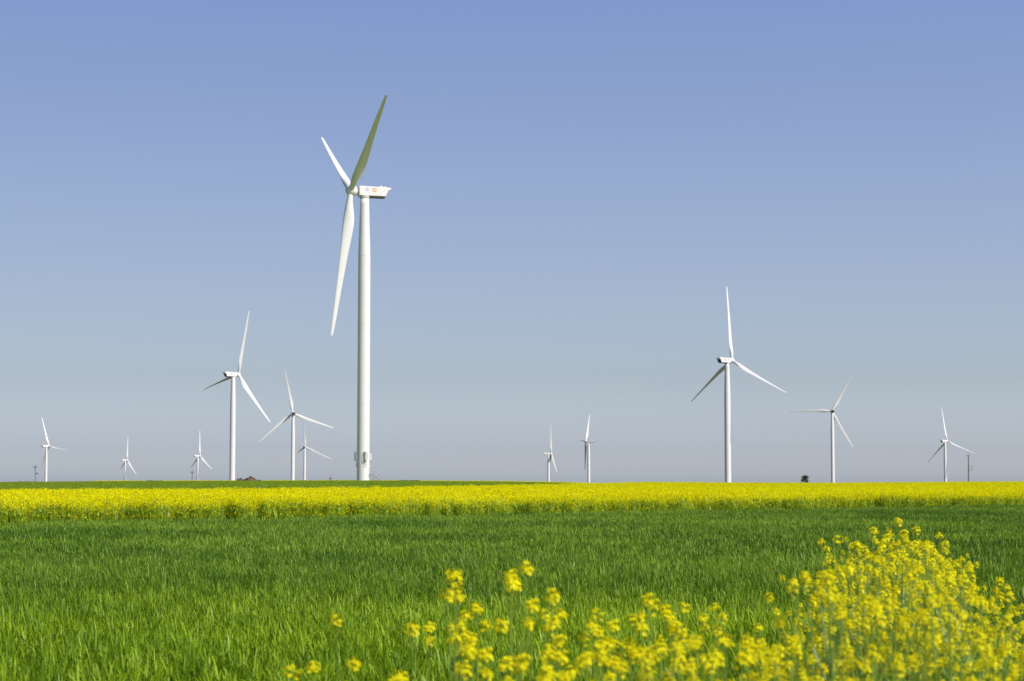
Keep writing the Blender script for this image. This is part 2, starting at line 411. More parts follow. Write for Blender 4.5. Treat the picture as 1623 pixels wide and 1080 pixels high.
# a second thin strip over the brow, seen as a yellow line on the skyline
Q = region_points(lambda x, y: .35 + 0 * x, 790, 900, lambda x, y: (811.5 + F * x / y > 150) & (811.5 + F * x / y < 1020), lambda a, b: .35)
var = np.where(d < 45, rng.integers(0, 6, n), 6 + rng.integers(0, 4, n)); var = np.where(d < 3.5, 10 + rng.integers(0, 5, n), var)
P = np.concatenate([P, Q]); var = np.concatenate([var, 6 + rng.integers(0, 4, len(Q))]); n = len(P)
sz = np.clip(rng.normal(1, .085, n), .7, 1.25) * (1 + .05 * fnoise(P[:, 0], P[:, 1], .5))
sxy = rng.uniform(.9, 1.2, n)
print('rape', n)
scatter('rapeseed_field', P, rng.uniform(0, 6.283, n), np.column_stack([sxy, sxy, sz]), var, rc,
        "bright yellow strip of flowering rapeseed running across below the skyline", 'rapeseed', rng.normal(0, .05, (n, 2)))

# rough verge grass under the near flowers, and stones on the bare soil
def weed(name, seed):
    rnd = random.Random(seed); V = []; Fc = []; mi = []
    for _ in range(26):
        a = rnd.uniform(0, 6.283); q = .2 * math.sqrt(rnd.random())
        ribbon(V, Fc, mi, (q * math.cos(a), q * math.sin(a), 0), (rnd.uniform(0, 6.283), rnd.uniform(.05, .6)), rnd.uniform(.15, .5), rnd.uniform(.006, .014), 4, rnd.uniform(.1, 1.3), 0, rnd)
    for _ in range(7):
        a = rnd.uniform(0, 6.283); q = .2 * math.sqrt(rnd.random())
        ribbon(V, Fc, mi, (q * math.cos(a), q * math.sin(a), rnd.uniform(0, .3)), (rnd.uniform(0, 6.283), rnd.uniform(.3, 1)), rnd.uniform(.12, .25), rnd.uniform(.03, .06), 4, rnd.uniform(.2, 1.3), 0, rnd)
    return mesh_only(name, V, Fc, [M_WEED], mi)
wd = [weed('w', 500 + i) for i in range(5)]
for i, o_ in enumerate(wd): o_.name = 'verge_source_%02d' % i
def inv(x, y): return (y < wheat_near(x) + .3) & (y > 5)
def dens_v(x, y):
    soil = np.exp(-(((x - 6.6) / 1.5) ** 2 + ((y - 27) / 4.5) ** 2) * 1.3)
    return 16 * (1 - .97 * np.clip(soil * 1.6, 0, 1)) * np.clip(1 + .5 * fnoise(x, y, 1.3), .2, 1.2)
P = region_points(dens_v, 5, 42, inv, lambda a, b: 20.); n = len(P)
sxy = rng.uniform(.8, 1.2, n)
scatter('verge_grass', P, rng.uniform(0, 6.283, n), np.column_stack([sxy, sxy, rng.uniform(.6, 1.3, n)]), rng.integers(0, 5, n), wd,
        "rough green grass and weeds under the nearest yellow flowers", 'grass')
def stone(name, seed):
    rnd = random.Random(seed); bm = bmesh.new(); bmesh.ops.create_icosphere(bm, subdivisions=2, radius=.05)
    for v in bm.verts: v.co *= rnd.uniform(.75, 1.2); v.co.z *= .6
    me = bpy.data.meshes.new(name); bm.to_mesh(me); bm.free(); me.materials.append(M_CONC)
    return bpy.data.objects.new(name, me)
st = [stone('stone_source_%02d' % i, i) for i in range(4)]
n = 500; P = np.column_stack([rng.normal(6.7, 1.3, n), rng.normal(26.5, 3.5, n)]); P = P[inv(P[:, 0], P[:, 1])]; n = len(P)
P = np.column_stack([P, ground_z(P[:, 0], P[:, 1])]); s = rng.uniform(.3, 1.6, n)
scatter('scattered_stones', P, rng.uniform(0, 6.28, n), np.column_stack([s, s, s]), rng.integers(0, 4, n), st,
        "small pale stones and clods on the bare soil at lower right", 'stones')

# ------------------------------------------------------------------ foreground rapeseed plants (each its own thing)
def raceme(V, Fc, mi, base, up, rnd, size=1.0):
    """flowering tip: ring upon ring of four-petalled flowers on short stalks, buds on top"""
    up = Vector(up).normalized(); a0 = up.orthogonal().normalized(); b0 = up.cross(a0)
    nf = rnd.randint(17, 27)
    for i in range(nf):
        t = i / nf; az = i * 2.4 + rnd.uniform(-.3, .3)
        rad = .033 * math.sqrt(max(.12, 1 - (1.7 * t - .75) ** 2)) * size * rnd.uniform(.6, 1.2); h = (-.006 + .054 * t) * size + rnd.uniform(-.008, .006)
        if rnd.random() < .12: h -= rnd.uniform(.005, .022)
        o = a0 * math.cos(az) + b0 * math.sin(az)
        c = Vector(base) + o * rad + up * (h + .01)
        nrm = (o * .8 + up * (.5 + .8 * t) + Vector((rnd.uniform(-.3, .3), rnd.uniform(-.3, .3), rnd.uniform(-.2, .3)))).normalized()
        p = nrm.orthogonal().normalized(); q = nrm.cross(p); rot = rnd.uniform(0, 1.57); s = .0105 * size * rnd.uniform(.85, 1.2)
        for k in range(4):
            an = rot + k * math.pi / 2; d = p * math.cos(an) + q * math.sin(an); e = q * math.cos(an) - p * math.sin(an)
            kk = len(V)
            V += [tuple(c + d * s * .12), tuple(c + d * s * .75 + e * s * .52 + nrm * s * .2), tuple(c + d * s * 1.2 + nrm * s * .12), tuple(c + d * s * .75 - e * s * .52 + nrm * s * .2)]
            Fc.append((kk, kk + 1, kk + 2, kk + 3)); mi.append(1)
        kk = len(V); w = .0008
        V += [tuple(Vector(base) + up * h * .8 - e * w), tuple(Vector(base) + up * h * .8 + e * w), tuple(c)]
        Fc.append((kk, kk + 1, kk + 2)); mi.append(0)
    for i in range(5):   # buds
        c = Vector(base) + up * (.044 * size + rnd.uniform(0, .014)) + a0 * rnd.uniform(-.008, .008) + b0 * rnd.uniform(-.008, .008)
        kk = len(V); w = .003
        V += [tuple(c - a0 * w), tuple(c + a0 * w), tuple(c + up * .008), tuple(c - b0 * w), tuple(c + b0 * w)]
        Fc += [(kk, kk + 1, kk + 2), (kk + 3, kk + 4, kk + 2)]; mi += [1, 1]

def to_mesh(name, V, Fc, mi, mats):
    me = bpy.data.meshes.new(name); me.from_pydata(V, [], Fc)
    for m in mats: me.materials.append(m)
    me.polygons.foreach_set('material_index', mi); me.update(); return me

def plant_variant(heads, seed, H=1.45, spread=.22, hs=1.0):
    """returns (stem mesh, leaves mesh, [flower head meshes])"""
    rnd = random.Random(seed)
    mb = MB(); LV = []; LF = []; LM = []; HM = []
    lean = Vector((rnd.uniform(-.05, .05), rnd.uniform(-.05, .05), 0))
    main = [Vector((0, 0, 0)), lean * .3 + Vector((0, 0, H * .35)), lean * .7 + Vector((0, 0, H * .7)), lean + Vector((0, 0, H * .94))]
    mb.tube(main, [.007, .006, .004, .0025], 5)
    def head(base, up, size):
        V, Fc, mi = [], [], []; raceme(V, Fc, mi, base, up, rnd, size); HM.append(to_mesh('flower_head', V, Fc, mi, [M_STEM, M_PETAL]))
    def pods(a, b):
        for _ in range(10):
            t = rnd.uniform(.35, .95); p = a.lerp(b, t); az = rnd.uniform(0, 6.28)
            ribbon(LV, LF, LM, tuple(p), (az, rnd.uniform(.7, 1.1)), rnd.uniform(.03, .055), .003, 2, -.5, 0, rnd)
    head(main[-1], (lean.x, lean.y, 1), rnd.uniform(.85, 1.05) * hs); pods(main[-2], main[-1])
    for k in range(heads - 1):
        t = rnd.uniform(.38, .78); p = Vector((0, 0, H * t)) + lean * t
        az = k * 2.4 + rnd.uniform(-.5, .5); out = Vector((math.cos(az), math.sin(az), 0))
        top = H * rnd.uniform(.62, .95)
        q = p + out * spread * rnd.uniform(.45, 1.1); q.z = top
        mid = p.lerp(q, .5) + out * .03 - Vector((0, 0, .02))
        mb.tube([p, mid, q], [.004, .003, .002], 4)
        head(q, (q - mid) + Vector((0, 0, .25)), rnd.uniform(.66, .95) * hs); pods(mid, q)
    for _ in range(10 + heads):
        t = rnd.uniform(.1, .75); az = rnd.uniform(0, 6.28)
        ribbon(LV, LF, LM, (lean.x * t, lean.y * t, H * t), (az, rnd.uniform(.4, 1.0)), rnd.uniform(.08, .24) * (1.2 - t), rnd.uniform(.02, .05) * (1.2 - t), 4, rnd.uniform(.3, 1.2), 0, rnd)
    me = to_mesh('stem', mb.v, mb.f, mb.m, [M_STEM])
    return me, to_mesh('leaves', LV, LF, LM, [M_STEM]), HM
VARS = {1: [plant_variant(1, 600 + i) for i in range(3)], 2: [plant_variant(2, 620 + i, spread=.1) for i in range(3)], 4: [plant_variant(4, 640 + i, spread=.16) for i in range(4)],
        9: [plant_variant(11, 660 + i, spread=.27, hs=.80) for i in range(9)], 5: [plant_variant(5, 690 + i, spread=.18, hs=.75) for i in range(5)]}
PROTO = {}
def place_plant(kind, vi, x, y, s, rz, label, group):
    key = (kind, vi)
    if key not in PROTO:
        stem, lv, hm = VARS[kind][vi]
        r = bpy.data.objects.new('rapeseed_plant', None); C.objects.link(r); r.empty_display_size = .2
        ch = []
        for nm, me in [('stem', stem), ('leaves', lv)] + [('flower_head', m) for m in hm]:
            o = bpy.data.objects.new(nm, me); C.objects.link(o); o.parent = r; ch.append(o)
        PROTO[key] = (r, ch)
    else:
        r0, ch0 = PROTO[key]; r = r0.copy(); C.objects.link(r)
        for c in ch0:
            o = c.copy(); C.objects.link(o); o.parent = r
    r.location = (x, y, float(ground_z(x, y)) - .01); r.scale = (s[0], s[0], s[1]); r.rotation_euler = (random.uniform(-.05, .05), random.uniform(-.05, .05), rz)
    tag(r, label, 'rapeseed', group)
    return r
def plant_at(px, py, D, heads, label, group):
    x = px2x(px, D); z = px2z(py, D); g = float(ground_z(x, D)); h = z - g
    vi = random.randrange(len(VARS[heads]))
    sz = h / (1.45 * 1.0)
    return place_plant(heads, vi, x, D, (min(1.15, max(.85, sz)), sz), random.uniform(0, 6.28), label, group)
GM = 'loose rapeseed plants flowering in front of the wheat'
LM_ = "yellow rapeseed stalk in the loose middle group in front of the green wheat"
for (px, py, D, h, lab) in [
    (559, 962, 8.5, 1, "lone yellow flower head out in the green wheat, left of the loose middle group"),
    (460, 1040, 7.0, 2, "leftmost yellow rapeseed stalk, at the bottom edge of the picture"),
    (501, 1036, 8.0, 1, "small single yellow bloom just right of the leftmost stalk"),
    (579, 1027, 7.6, 1, "narrow yellow flower head below the lone one, near the bottom edge"),
    (605, 1058, 6.6, 2, "broad yellow flower head cut by the bottom edge, right of the narrow one"),
    (512, 1066, 6.8, 1, "low yellow head cut off by the bottom edge between the two leftmost stalks"),
    (734, 882, 7.6, 2, "tall yellow rapeseed stalk standing apart at the left of the middle group"),
    (808, 870, 7.8, 2, "tallest yellow rapeseed stalk of the loose middle group"),
    (875, 920, 8.2, 1, "round single yellow head right of the tallest middle stalk"),
    ]:
    plant_at(px, py, D, h, lab, GM)
mid = [(724, 918, 8), (723, 952, 8.6), (655, 972, 8), (671, 970, 8.8), (703, 968, 7.8), (715, 984, 7.4), (734, 982, 8), (776, 941, 8.4), (793, 965, 7.8), (756, 988, 8), (781, 992, 7.5), (764, 1010, 7.2),
       (653, 1046, 7), (730, 1038, 7.2), (759, 1038, 7), (816, 888, 8), (834, 902, 8.6), (841, 935, 8), (864, 952, 8.6), (901, 946, 8.2), (883, 964, 8), (979, 950, 8.3), (1006, 936, 9), (1038, 928, 8.6), (1044, 944, 8.2),
       (957, 965, 8), (943, 977, 7.8), (986, 970, 8.5), (1008, 961, 9), (1020, 972, 8.2), (951, 990, 7.4), (1093, 943, 9.5), (1075, 955, 9), (1115, 958, 9.5), (1146, 943, 9.8), (1063, 972, 8.6), (1077, 976, 8.2), (1145, 980, 9),
       (1175, 995, 8.6), (1195, 976, 9.6), (852, 1007, 7.4), (826, 1025, 7.2), (885, 1022, 7.3), (935, 1005, 7.2), (940, 1020, 7), (976, 1008, 7.5), (976, 1024, 7.2), (1080, 998, 7.8), (1088, 1030, 7.2), (1112, 1026, 7.8), (1010, 1015, 7.4), (1040, 1010, 8)]
for (px, py, D) in mid:
    plant_at(px, py, D, random.choice([1, 1, 2, 2]), LM_, GM)
for _ in range(62):
    px = random.triangular(720, 1340, 1180); D = random.uniform(6.3, 8.2)
    py = random.uniform(990, 1085) - max(0, (px - 1000)) * .06
    plant_at(px, py, D, random.choice([1, 2, 5, 5]), LM_, GM)

# dense patch at lower right
GR = 'rapeseed plants crowded in the dense patch at lower right'
LR = "yellow rapeseed plant crowded in the dense flowering patch at lower right"
for (px, py, D, lab) in [(1407, 812, 15.5, "highest yellow rapeseed stalk, at the top of the dense patch at lower right"),
                         (1307, 843, 15, "small yellow stalk standing out at the upper left of the dense patch"),
                         (1452, 826, 15, "slim yellow stalk just right of the patch's highest one, against dark wheat"),
                         (1483, 834, 15, "slim yellow stalk sticking up at the upper right of the dense patch"),
                         (1541, 872, 14, "lone yellow stalk right of the dense patch, against dark wheat"),
                         (1575, 906, 12.5, "short yellow stalk against the dark edge of the wheat at far right"),
                         (1602, 915, 12, "yellow stalk nearest the right edge of the picture, against the dark wheat edge")]:
    plant_at(px, py, D, 2, lab, GR)
for (px, py) in [(1325, 838), (1345, 850), (1368, 846), (1376, 826), (1391, 838), (1411, 830), (1430, 848), (1441, 842), (1486, 850), (1354, 868), (1400, 850), (1462, 862), (1500, 872), (1516, 880), (1315, 875), (1323, 905), (1298, 898), (1272, 945), (1296, 935)]:
    plant_at(px, py, random.uniform(12.5, 16), random.choice([1, 2, 2]), LR, GR)
env_x = [1230, 1262, 1300, 1330, 1370, 1410, 1450, 1490, 1520, 1560, 1600, 1640, 1700]
env_y = [1005, 975, 888, 858, 840, 826, 835, 850, 885, 950, 1000, 1015, 1020]
cnt = 0
while cnt < 222:
    D = 19.0 - 12.5 * (random.random() ** .85); 
    lo = 1300 if D > 12 else 1300 - (12 - D) * 14
    hi = np.interp(D, [6, 9, 11, 14, 18], [1700, 1700, 1650, 1560, 1480])
    px = random.uniform(lo, hi)
    top = np.interp(px, env_x, env_y)
    x = px2x(px, D); g = float(ground_z(x, D))
    py_full = 766 + (EYE - (g + 1.5)) / D * F          # where a 1.5 m plant would reach
    h = min(1.5 * random.uniform(.55, 1.04), EYE - (top - 766 + abs(random.gauss(0, 30))) / F * D - g)
    if h < .75: continue
    vi = random.randrange(len(VARS[9]))
    place_plant(9, vi, x, D, (random.uniform(.78, 1.0), h / 1.45), random.uniform(0, 6.28), LR, GR); cnt += 1

# ------------------------------------------------------------------ wind turbines
HUB = 99.0; TILT = R(5); OV = 4.8
def blade_mesh():
    st = [(1.0, 2.0, 1.0, 1.0), (2.6, 2.0, 1.0, 1.0), (4.5, 2.35, .80, .8), (7, 3.15, .48, .45), (9.5, 3.7, .34, .2), (12, 3.75, .28, .08), (16, 3.35, .25, 0), (21, 2.85, .23, 0), (27, 2.35, .21, 0), (34, 1.85, .19, 0), (41, 1.45, .18, 0), (46, 1.12, .17, 0), (48.8, .86, .16, 0), (49.7, .52, .16, 0), (50, .15, .16, 0)]
    n = 24; V = []; Fc = []
    for (r, ch, th, rd) in st:
        tw = R(13 * (1 - min(1, r / 45)) ** 1.6)
        for k in range(n):
            a = 2 * math.pi * k / n
            cx = math.cos(a); cy = math.sin(a)
            # airfoil: blunt nose at +, sharp tail at -
            u = (cx + 1) / 2                    # 1 nose .. 0 tail
            ay = cy * (u ** .75) * .5 * th * ch * 1.15
            ax_ = (u - .68) * ch
            rx, ry = cx * ch / 2, cy * ch / 2
            X = ax_ * (1 - rd) + rx * rd; Y = ay * (1 - rd) + ry * rd
            V.append((X * math.cos(tw) - Y * math.sin(tw), X * math.sin(tw) + Y * math.cos(tw) + 1.0 * (r / 50) ** 2.5, r))
    for i in range(len(st) - 1):
        for k in range(n): Fc.append((i * n + k, i * n + (k + 1) % n, (i + 1) * n + (k + 1) % n, (i + 1) * n + k))
    Fc.append(tuple((len(st) - 1) * n + k for k in range(n)))
    me = bpy.data.meshes.new('blade'); me.from_pydata(V, [], Fc); me.materials.append(M_BLADE)
    me.polygons.foreach_set('use_smooth', [True] * len(me.polygons)); me.update()
    return me
BLADE = blade_mesh()
AX = Vector((math.cos(TILT), 0, math.sin(TILT))); UP = Vector((-math.sin(TILT), 0, math.cos(TILT))); SD = Vector((0, 1, 0))
HUBP = Vector((0, 0, HUB)) + Vector((OV, 0, 0))
def blade_matrix(phi, pitch=R(84), cone=R(2.5)):
    rad = (UP * math.cos(phi) + SD * math.sin(phi)) * math.cos(cone) + AX * math.sin(cone)
    tan = rad.cross(AX).normalized(); axl = tan.cross(rad).normalized()     # axl ~ AX
    nose = axl * math.sin(pitch) + tan * math.cos(pitch); flap = rad.cross(nose)
    M = Matrix((nose, flap, rad)).transposed().to_4x4(); M.translation = HUBP
    return M

def make_turbine():
    root = bpy.data.objects.new('wind_turbine', None); C.objects.link(root)
    m = MB()
    prof = [(-3, 2.15)] + [(q, 2.14 - .0009 * q) for q in range(0, 77, 4)] + [(78, 2.03), (80, 1.98), (83, 1.89), (86, 1.80), (89, 1.71), (92, 1.63), (94.5, 1.57), (96.9, 1.54)]
    m.lathe(prof, 'z', 48); tower = m.build('tower', M_WHITE, root, True)
    for zj in (27, 54, 77):
        m = MB(); rj = 2.14 - .0009 * zj; m.lathe([(zj, rj - .02), (zj, rj + .03), (zj + .16, rj + .03), (zj + .16, rj - .02)], 'z', 48); m.build('section_joint', M_JOINT, root)
    # nacelle: side outline lofted across the width, edges drawn in
    out = [(2.3, -1.55), (2.3, 1.45), (2.0, 1.62), (-5.4, 1.50), (-6.2, 1.62), (-7.4, 1.50), (-8.9, 1.22), (-9.0, .95), (-8.5, .52), (-8.0, .35), (-7.1, -1.6), (-6.8, -1.75), (1.9, -1.75)]
    ys = [(-1.78, .90), (-1.70, .97), (-1.45, 1.0), (1.45, 1.0), (1.70, .97), (1.78, .90)]
    V = []; Fc = []; c = Vector((-3, -.1)); n = len(out)
    for (y, s_) in ys:
        for (x, z) in out: V.append((c.x + (x - c.x) * (1 - (1 - s_) * .5), y, HUB + c.y + (z - c.y) * s_))
    for i in range(len(ys) - 1):
        for k in range(n): Fc.append((i * n + k, i * n + (k + 1) % n, (i + 1) * n + (k + 1) % n, (i + 1) * n + k))
    Fc.append(tuple(range(n - 1, -1, -1))); Fc.append(tuple((len(ys) - 1) * n + k for k in range(n)))
    m = MB(); m.add(V, Fc)
    # flared collar over the tower and a raised moulding line on both sides
    m.lathe([(HUB - 2.35, 1.75), (HUB - 2.1, 1.8), (HUB - 1.6, 2.0)], 'z', 32, 0, (0, 0, 0))
    for s_ in (-1, 1):
        m.tube([(-3.2, s_ * 1.79, HUB - 1.55), (-4.4, s_ * 1.8, HUB - .9), (-5.8, s_ * 1.8, HUB - .1), (-7.4, s_ * 1.79, HUB + .45), (-8.7, s_ * 1.75, HUB + .75)], .05, 5)
    m.box((-5.6, 0, HUB + 1.72), (1.0, 1.6, .35)); m.box((-7.2, 0, HUB + 1.66), (.7, 1.0, .25))
    nac = m.build('nacelle', M_WHITE, root)
    m = MB(); m.box((-2.6, 0, HUB - 1.95), (8.6, 2.7, .35)); m.build('underside_tray', M_DARK, root)
    m = MB()
    Mr = Matrix.Rotation(R(-24.5), 3, 'Y')
    m.box((-7.62, 0, HUB - .62), (.08, 2.7, 1.7), 0, Mr); m.build('rear_vent', M_DARK, root)
    m = MB(); m.tube([(-7.9, .5, HUB + 1.2), (-7.9, .5, HUB + 3.0)], .05, 6); m.tube([(-7.9, .2, HUB + 2.7), (-7.9, .8, HUB + 2.7)], .04, 5)
    m.lathe([(HUB + 2.95, .10), (HUB + 3.15, .14), (HUB + 3.25, .04)], 'z', 8, 0, (-7.9, .2, -.25)); m.lathe([(HUB + 2.95, .10), (HUB + 3.15, .14), (HUB + 3.25, .04)], 'z', 8, 0, (-7.9, .8, -.25))
    m.build('weather_mast', M_GREY, root)
    # emblems: a blue roundel with a script flourish and an orange square with pale bars, one pair on each side
    for s_ in (-1, 1):
        y = s_ * 1.80
        def tor(m, cx, cz, r, w, a0=0, a1=2 * math.pi, n=28):
            v = []; f = []
            for k in range(n + 1):
                a = a0 + (a1 - a0) * k / n
                for q in (r - w, r): v.append((cx + q * math.cos(a), y, cz + q * math.sin(a)))
            for k in range(n): f.append((2 * k, 2 * k + 1, 2 * k + 3, 2 * k + 2))
            m.add(v, f)
        m = MB(); cx, cz = -.35, HUB + .35
        tor(m, cx, cz, .56, .11); tor(m, cx - .13, cz + .03, .22, .06, .8, 5.6); tor(m, cx + .17, cz + .03, .19, .06, 0.6, 5.6)
        for k in range(4):
            a = k * math.pi / 2 + .785; tor(m, cx + .42 * math.cos(a) * .8, cz + .42 * math.sin(a) * .8, .10, .04, a, a + 4)
        m.build('blue_emblem', M_BLUE, root)
        m = MB(); cx = -3.0; cz = HUB + .25; h = .66
        # square built of bars round an open E shape
        m.box((cx, y, cz + .50), (1.27, .02, .32)); m.box((cx, y, cz - .53), (1.27, .02, .26)); m.box((cx - .53, y, cz), (.26, .021, .70)); m.box((cx + .53, y, cz), (.26, .021, .70))
        m.box((cx + .1 * s_, y, cz + .12), (.42, .02, .09)); m.box((cx + .1 * s_, y, cz - .12), (.42, .02, .09))
        m.build('orange_emblem', M_ORANGE, root)
    # hub and spinner with the open nose
    m = MB()
    def L2(x): return x
    prof = [(-2.4, 1.1), (-1.75, 1.15), (-1.7, 1.62), (-.9, 1.72), (.2, 1.68), (1.0, 1.42), (1.55, 1.0), (1.75, .62), (1.7, .50), (1.2, .46)]
    m.lathe(prof, 'x', 36, 0, (0, 0, 0))
    hub = m.build('hub', M_WHITE, root, True)
    Mh = Matrix((AX, SD, UP)).transposed().to_4x4(); Mh.translation = HUBP; hub.matrix_local = Mh
    m = MB(); m.lathe([(1.22, .45), (1.35, .45)], 'x', 20); m.lathe([(1.5, .74), (1.66, .70), (1.72, .5)], 'x', 24, 0, (.04, 0, 0), False)
    ho = m.build('nose_opening', M_DARK, hub)
    bl = []
    for k in range(3):
        o = bpy.data.objects.new('blade', BLADE); C.objects.link(o); o.parent = root; bl.append(o)
    return root
proto = make_turbine()
def kids(o): return [c for c in o.children]
def copy_tree(o, parent=None):
    c = o.copy(); C.objects.link(c); c.parent = parent
    for k in kids(o): copy_tree(k, c)
    return c
bpy.context.view_layer.update()
for i, (D, x, hz, psi, phi, lab) in enumerate(TURB):
    t = proto if i == len(TURB) - 1 else copy_tree(proto)
    t.location = (x, D, hz - 99); t.rotation_euler = (0, 0, R(psi))
    tag(t, lab, 'wind turbine', 'white wind turbines along the skyline')
    k = 0
    for c in t.children:
        if c.name.startswith('blade'):
            c.matrix_local = blade_matrix(R(phi) + k * 2 * math.pi / 3, R(12) if i in (2, 3, 10) else R(84)); k += 1
    if i == 0: BIG = t
# foot of the nearest turbine: cooling cabinets on brackets, door, stair
bz = TURB[0][2] - 99
th = R(-TURB[0][3])
def on_tower(world_ang):      # angle round the tower in world degrees -> local matrix, X pointing outwards
    return Matrix.Rotation(R(world_ang) + th, 4, 'Z')
def zpx(py): return (766 - py) / F * 669 + EYE - bz
for wa, lab in ((178, None), (-67, None), (6, None)):
    m = MB(); z0, z1 = zpx(730.5), zpx(717)
    for zz in (z0, z1): m.box((2.55, 0, zz), (1.1, .95, .10))
    for s_ in (-1, 1): m.box((3.04, s_ * .42, (z0 + z1) / 2), (.07, .07, z1 - z0)); 
    for k in range(1, 6): m.box((3.04, 0, z0 + (z1 - z0) * k / 6), (.05, .84, .04))
    o = m.build('cabinet_cage', M_GREY, BIG); o.matrix_local = on_tower(wa)
    m = MB(); m.box((2.66, .10, (z0 + z1) / 2), (.62, .6, z1 - z0 - .4)); o2 = m.build('cabinet', M_WHITE, o)
    m = MB(); z2 = zpx(740.5)
    for s_ in (-1, 1): m.tube([(2.25, s_ * .38, z2), (2.45, s_ * .38, z0)], .05, 5); m.box((2.22, s_ * .38, z2), (.25, .16, .16))
    m.tube([(2.32, -.38, (z0 + z2) / 2), (2.32, .38, (z0 + z2) / 2)], .04, 5)
    o = m.build('bracket', M_GREY, BIG); o.matrix_local = on_tower(wa)
m = MB(); zd = zpx(752); m.box((2.2, 0, zd + 1.3), (.32, 1.2, 2.9)); o = m.build('door_frame', M_WHITE, BIG); o.matrix_local = on_tower(-12)
m2 = MB(); m2.box((2.38, 0, zd + 1.25), (.05, .85, 2.2)); d_ = m2.build('door', M_GREY, o)
m = MB(); m.box((2.9, 0, zd - .1), (1.4, 1.1, .14)); n = 12
for k in range(n): m.box((3.7 + k * .28, 0, zd - .28 - k * .2), (.3, 1.0, .06))
for s_ in (-1, 1):
    m.tube([(2.3, s_ * .55, zd - .1), (3.6, s_ * .55, zd - .1), (3.6 + n * .28, s_ * .55, zd - .1 - n * .2)], .13, 5)
    m.tube([(3.4, s_ * .55, zd), (3.4, s_ * .55, zd - 3)], .05, 5)
o = m.build('stair', M_GREY, BIG); o.matrix_local = on_tower(-12)
m = MB()
for s_ in (-1, 1):
    m.tube([(2.3, s_ * .55, zd + .95), (3.6, s_ * .55, zd + .95), (3.6 + n * .28, s_ * .55, zd + .95 - n * .2)], .025, 5)
    for k in range(4): m.tube([(3.5 + k * 1.1, s_ * .55, zd - .1 - k * .78), (3.5 + k * 1.1, s_ * .55, zd + .9 - k * .78)], .02, 4)
h_ = m.build('handrail', M_GREY, o)

# ------------------------------------------------------------------ poles on the skyline
def pole(px, top_y, D, kind, lab):
    x = px2x(px, D); g = float(ground_z(x, D)); H = px2z(top_y, D) - g
    r = bpy.data.objects.new('utility_pole', None); C.objects.link(r); r.location = (x, D, g)
    tag(r, lab, 'utility pole', 'utility poles on the skyline')
    if kind == 'a':
        m = MB(); m.tube([(0, 0, -.5), (0, 0, H - .3)], [.17, .11], 8); m.build('post', M_POLE, r)
        m = MB(); m.box((0, 0, H - 1.0), (2.1, .14, .14)); m.box((0, .1, H - 1.4), (.5, .12, .8)); m.build('crossarm', M_POLE, r)
        m = MB()
        for q in (-.95, -.4, .4, .95): m.lathe([(H - .9, .05), (H - .8, .09), (H - .65, .05)], 'z', 8, 0, (q, 0, 0))
        m.lathe([(H - .35, .06), (H - .1, .09), (H, .04)], 'z', 8); m.build('insulators', M_DARK, r)
        m = MB(); m.box((.75, 0, H - 3.4), (.85, .35, .3)); m.box((.3, 0, H - 3.6), (.7, .07, .07)); m.build('switch_box', M_DARK, r)
        m = MB(); m.tube([(1.1, 0, H - 3.5), (1.35, 0, H - 4.2), (.9, 0, H - 5.0), (.15, 0, H - 5.8)], .025, 4); m.build('cable', M_DARK, r)
    elif kind == 'b':
        m = MB(); m.tube([(0, 0, -.5), (0, 0, H - .4)], [.15, .10], 8); m.build('post', M_POLE, r)
        m = MB(); m.box((0, 0, H - 1.25), (1.3, .14, .16)); m.box((0, 0, H - 1.5), (.55, .14, .5)); m.build('crossarm', M_POLE, r)
        m = MB(); m.tube([(0, 0, H - .4), (0, 0, H)], .05, 6)
        for q in (-.55, .55): m.lathe([(H - 1.17, .05), (H - 1.0, .09), (H - .9, .05)], 'z', 8, 0, (q, 0, 0))
        m.build('insulators', M_DARK, r)
    else:
        m = MB(); m.tube([(.32, .05, -.5), (.26, 0, H - .9)], [.26, .19], 8); m.build('post', M_CONC, r)
        m = MB(); m.tube([(-.22, -.1, -.5), (0, -.1, H - .5)], [.17, .12], 8); m.build('strut', M_POLE, r)
        m = MB(); m.box((0, -.1, H - 1.0), (.9, .14, .14)); m.box((0, .35, H - 1.0), (.14, .9, .14)); m.build('crossarm', M_POLE, r)
        m = MB()
        for q in (-.4, 0, .4): m.lathe([(H - .9, .05), (H - .6, .11), (H - .25, .05)], 'z', 8, 0, (q, -.1, 0))
        m.build('insulators', M_DARK, r)
        m = MB(); pts = []
        for k in range(9):
            a = R(100 - k * 26); pts.append((1.0 + .55 * math.cos(a), 0, H - 5.3 + .75 * math.sin(a)))
        m.tube([(.3, 0, H - 4.5)] + pts + [(.3, 0, H - 7.0)], .09, 5); m.build('cable_loop', M_POLE, r)
pole(57.5, 736.5, 760, 'a', "pole with a wide crossarm and switch box, left of the leftmost turbine")
pole(305.7, 744, 790, 'b', "thin short pole just left of a small turbine, between it and the left edge")
pole(524.6, 753.6, 790, 'b', "tiny pole low on the skyline just left of the nearest turbine's foot")
pole(1533.5, 719.6, 755, 'c', "tall twin-legged concrete pole with a cable loop, right of the rightmost turbine")

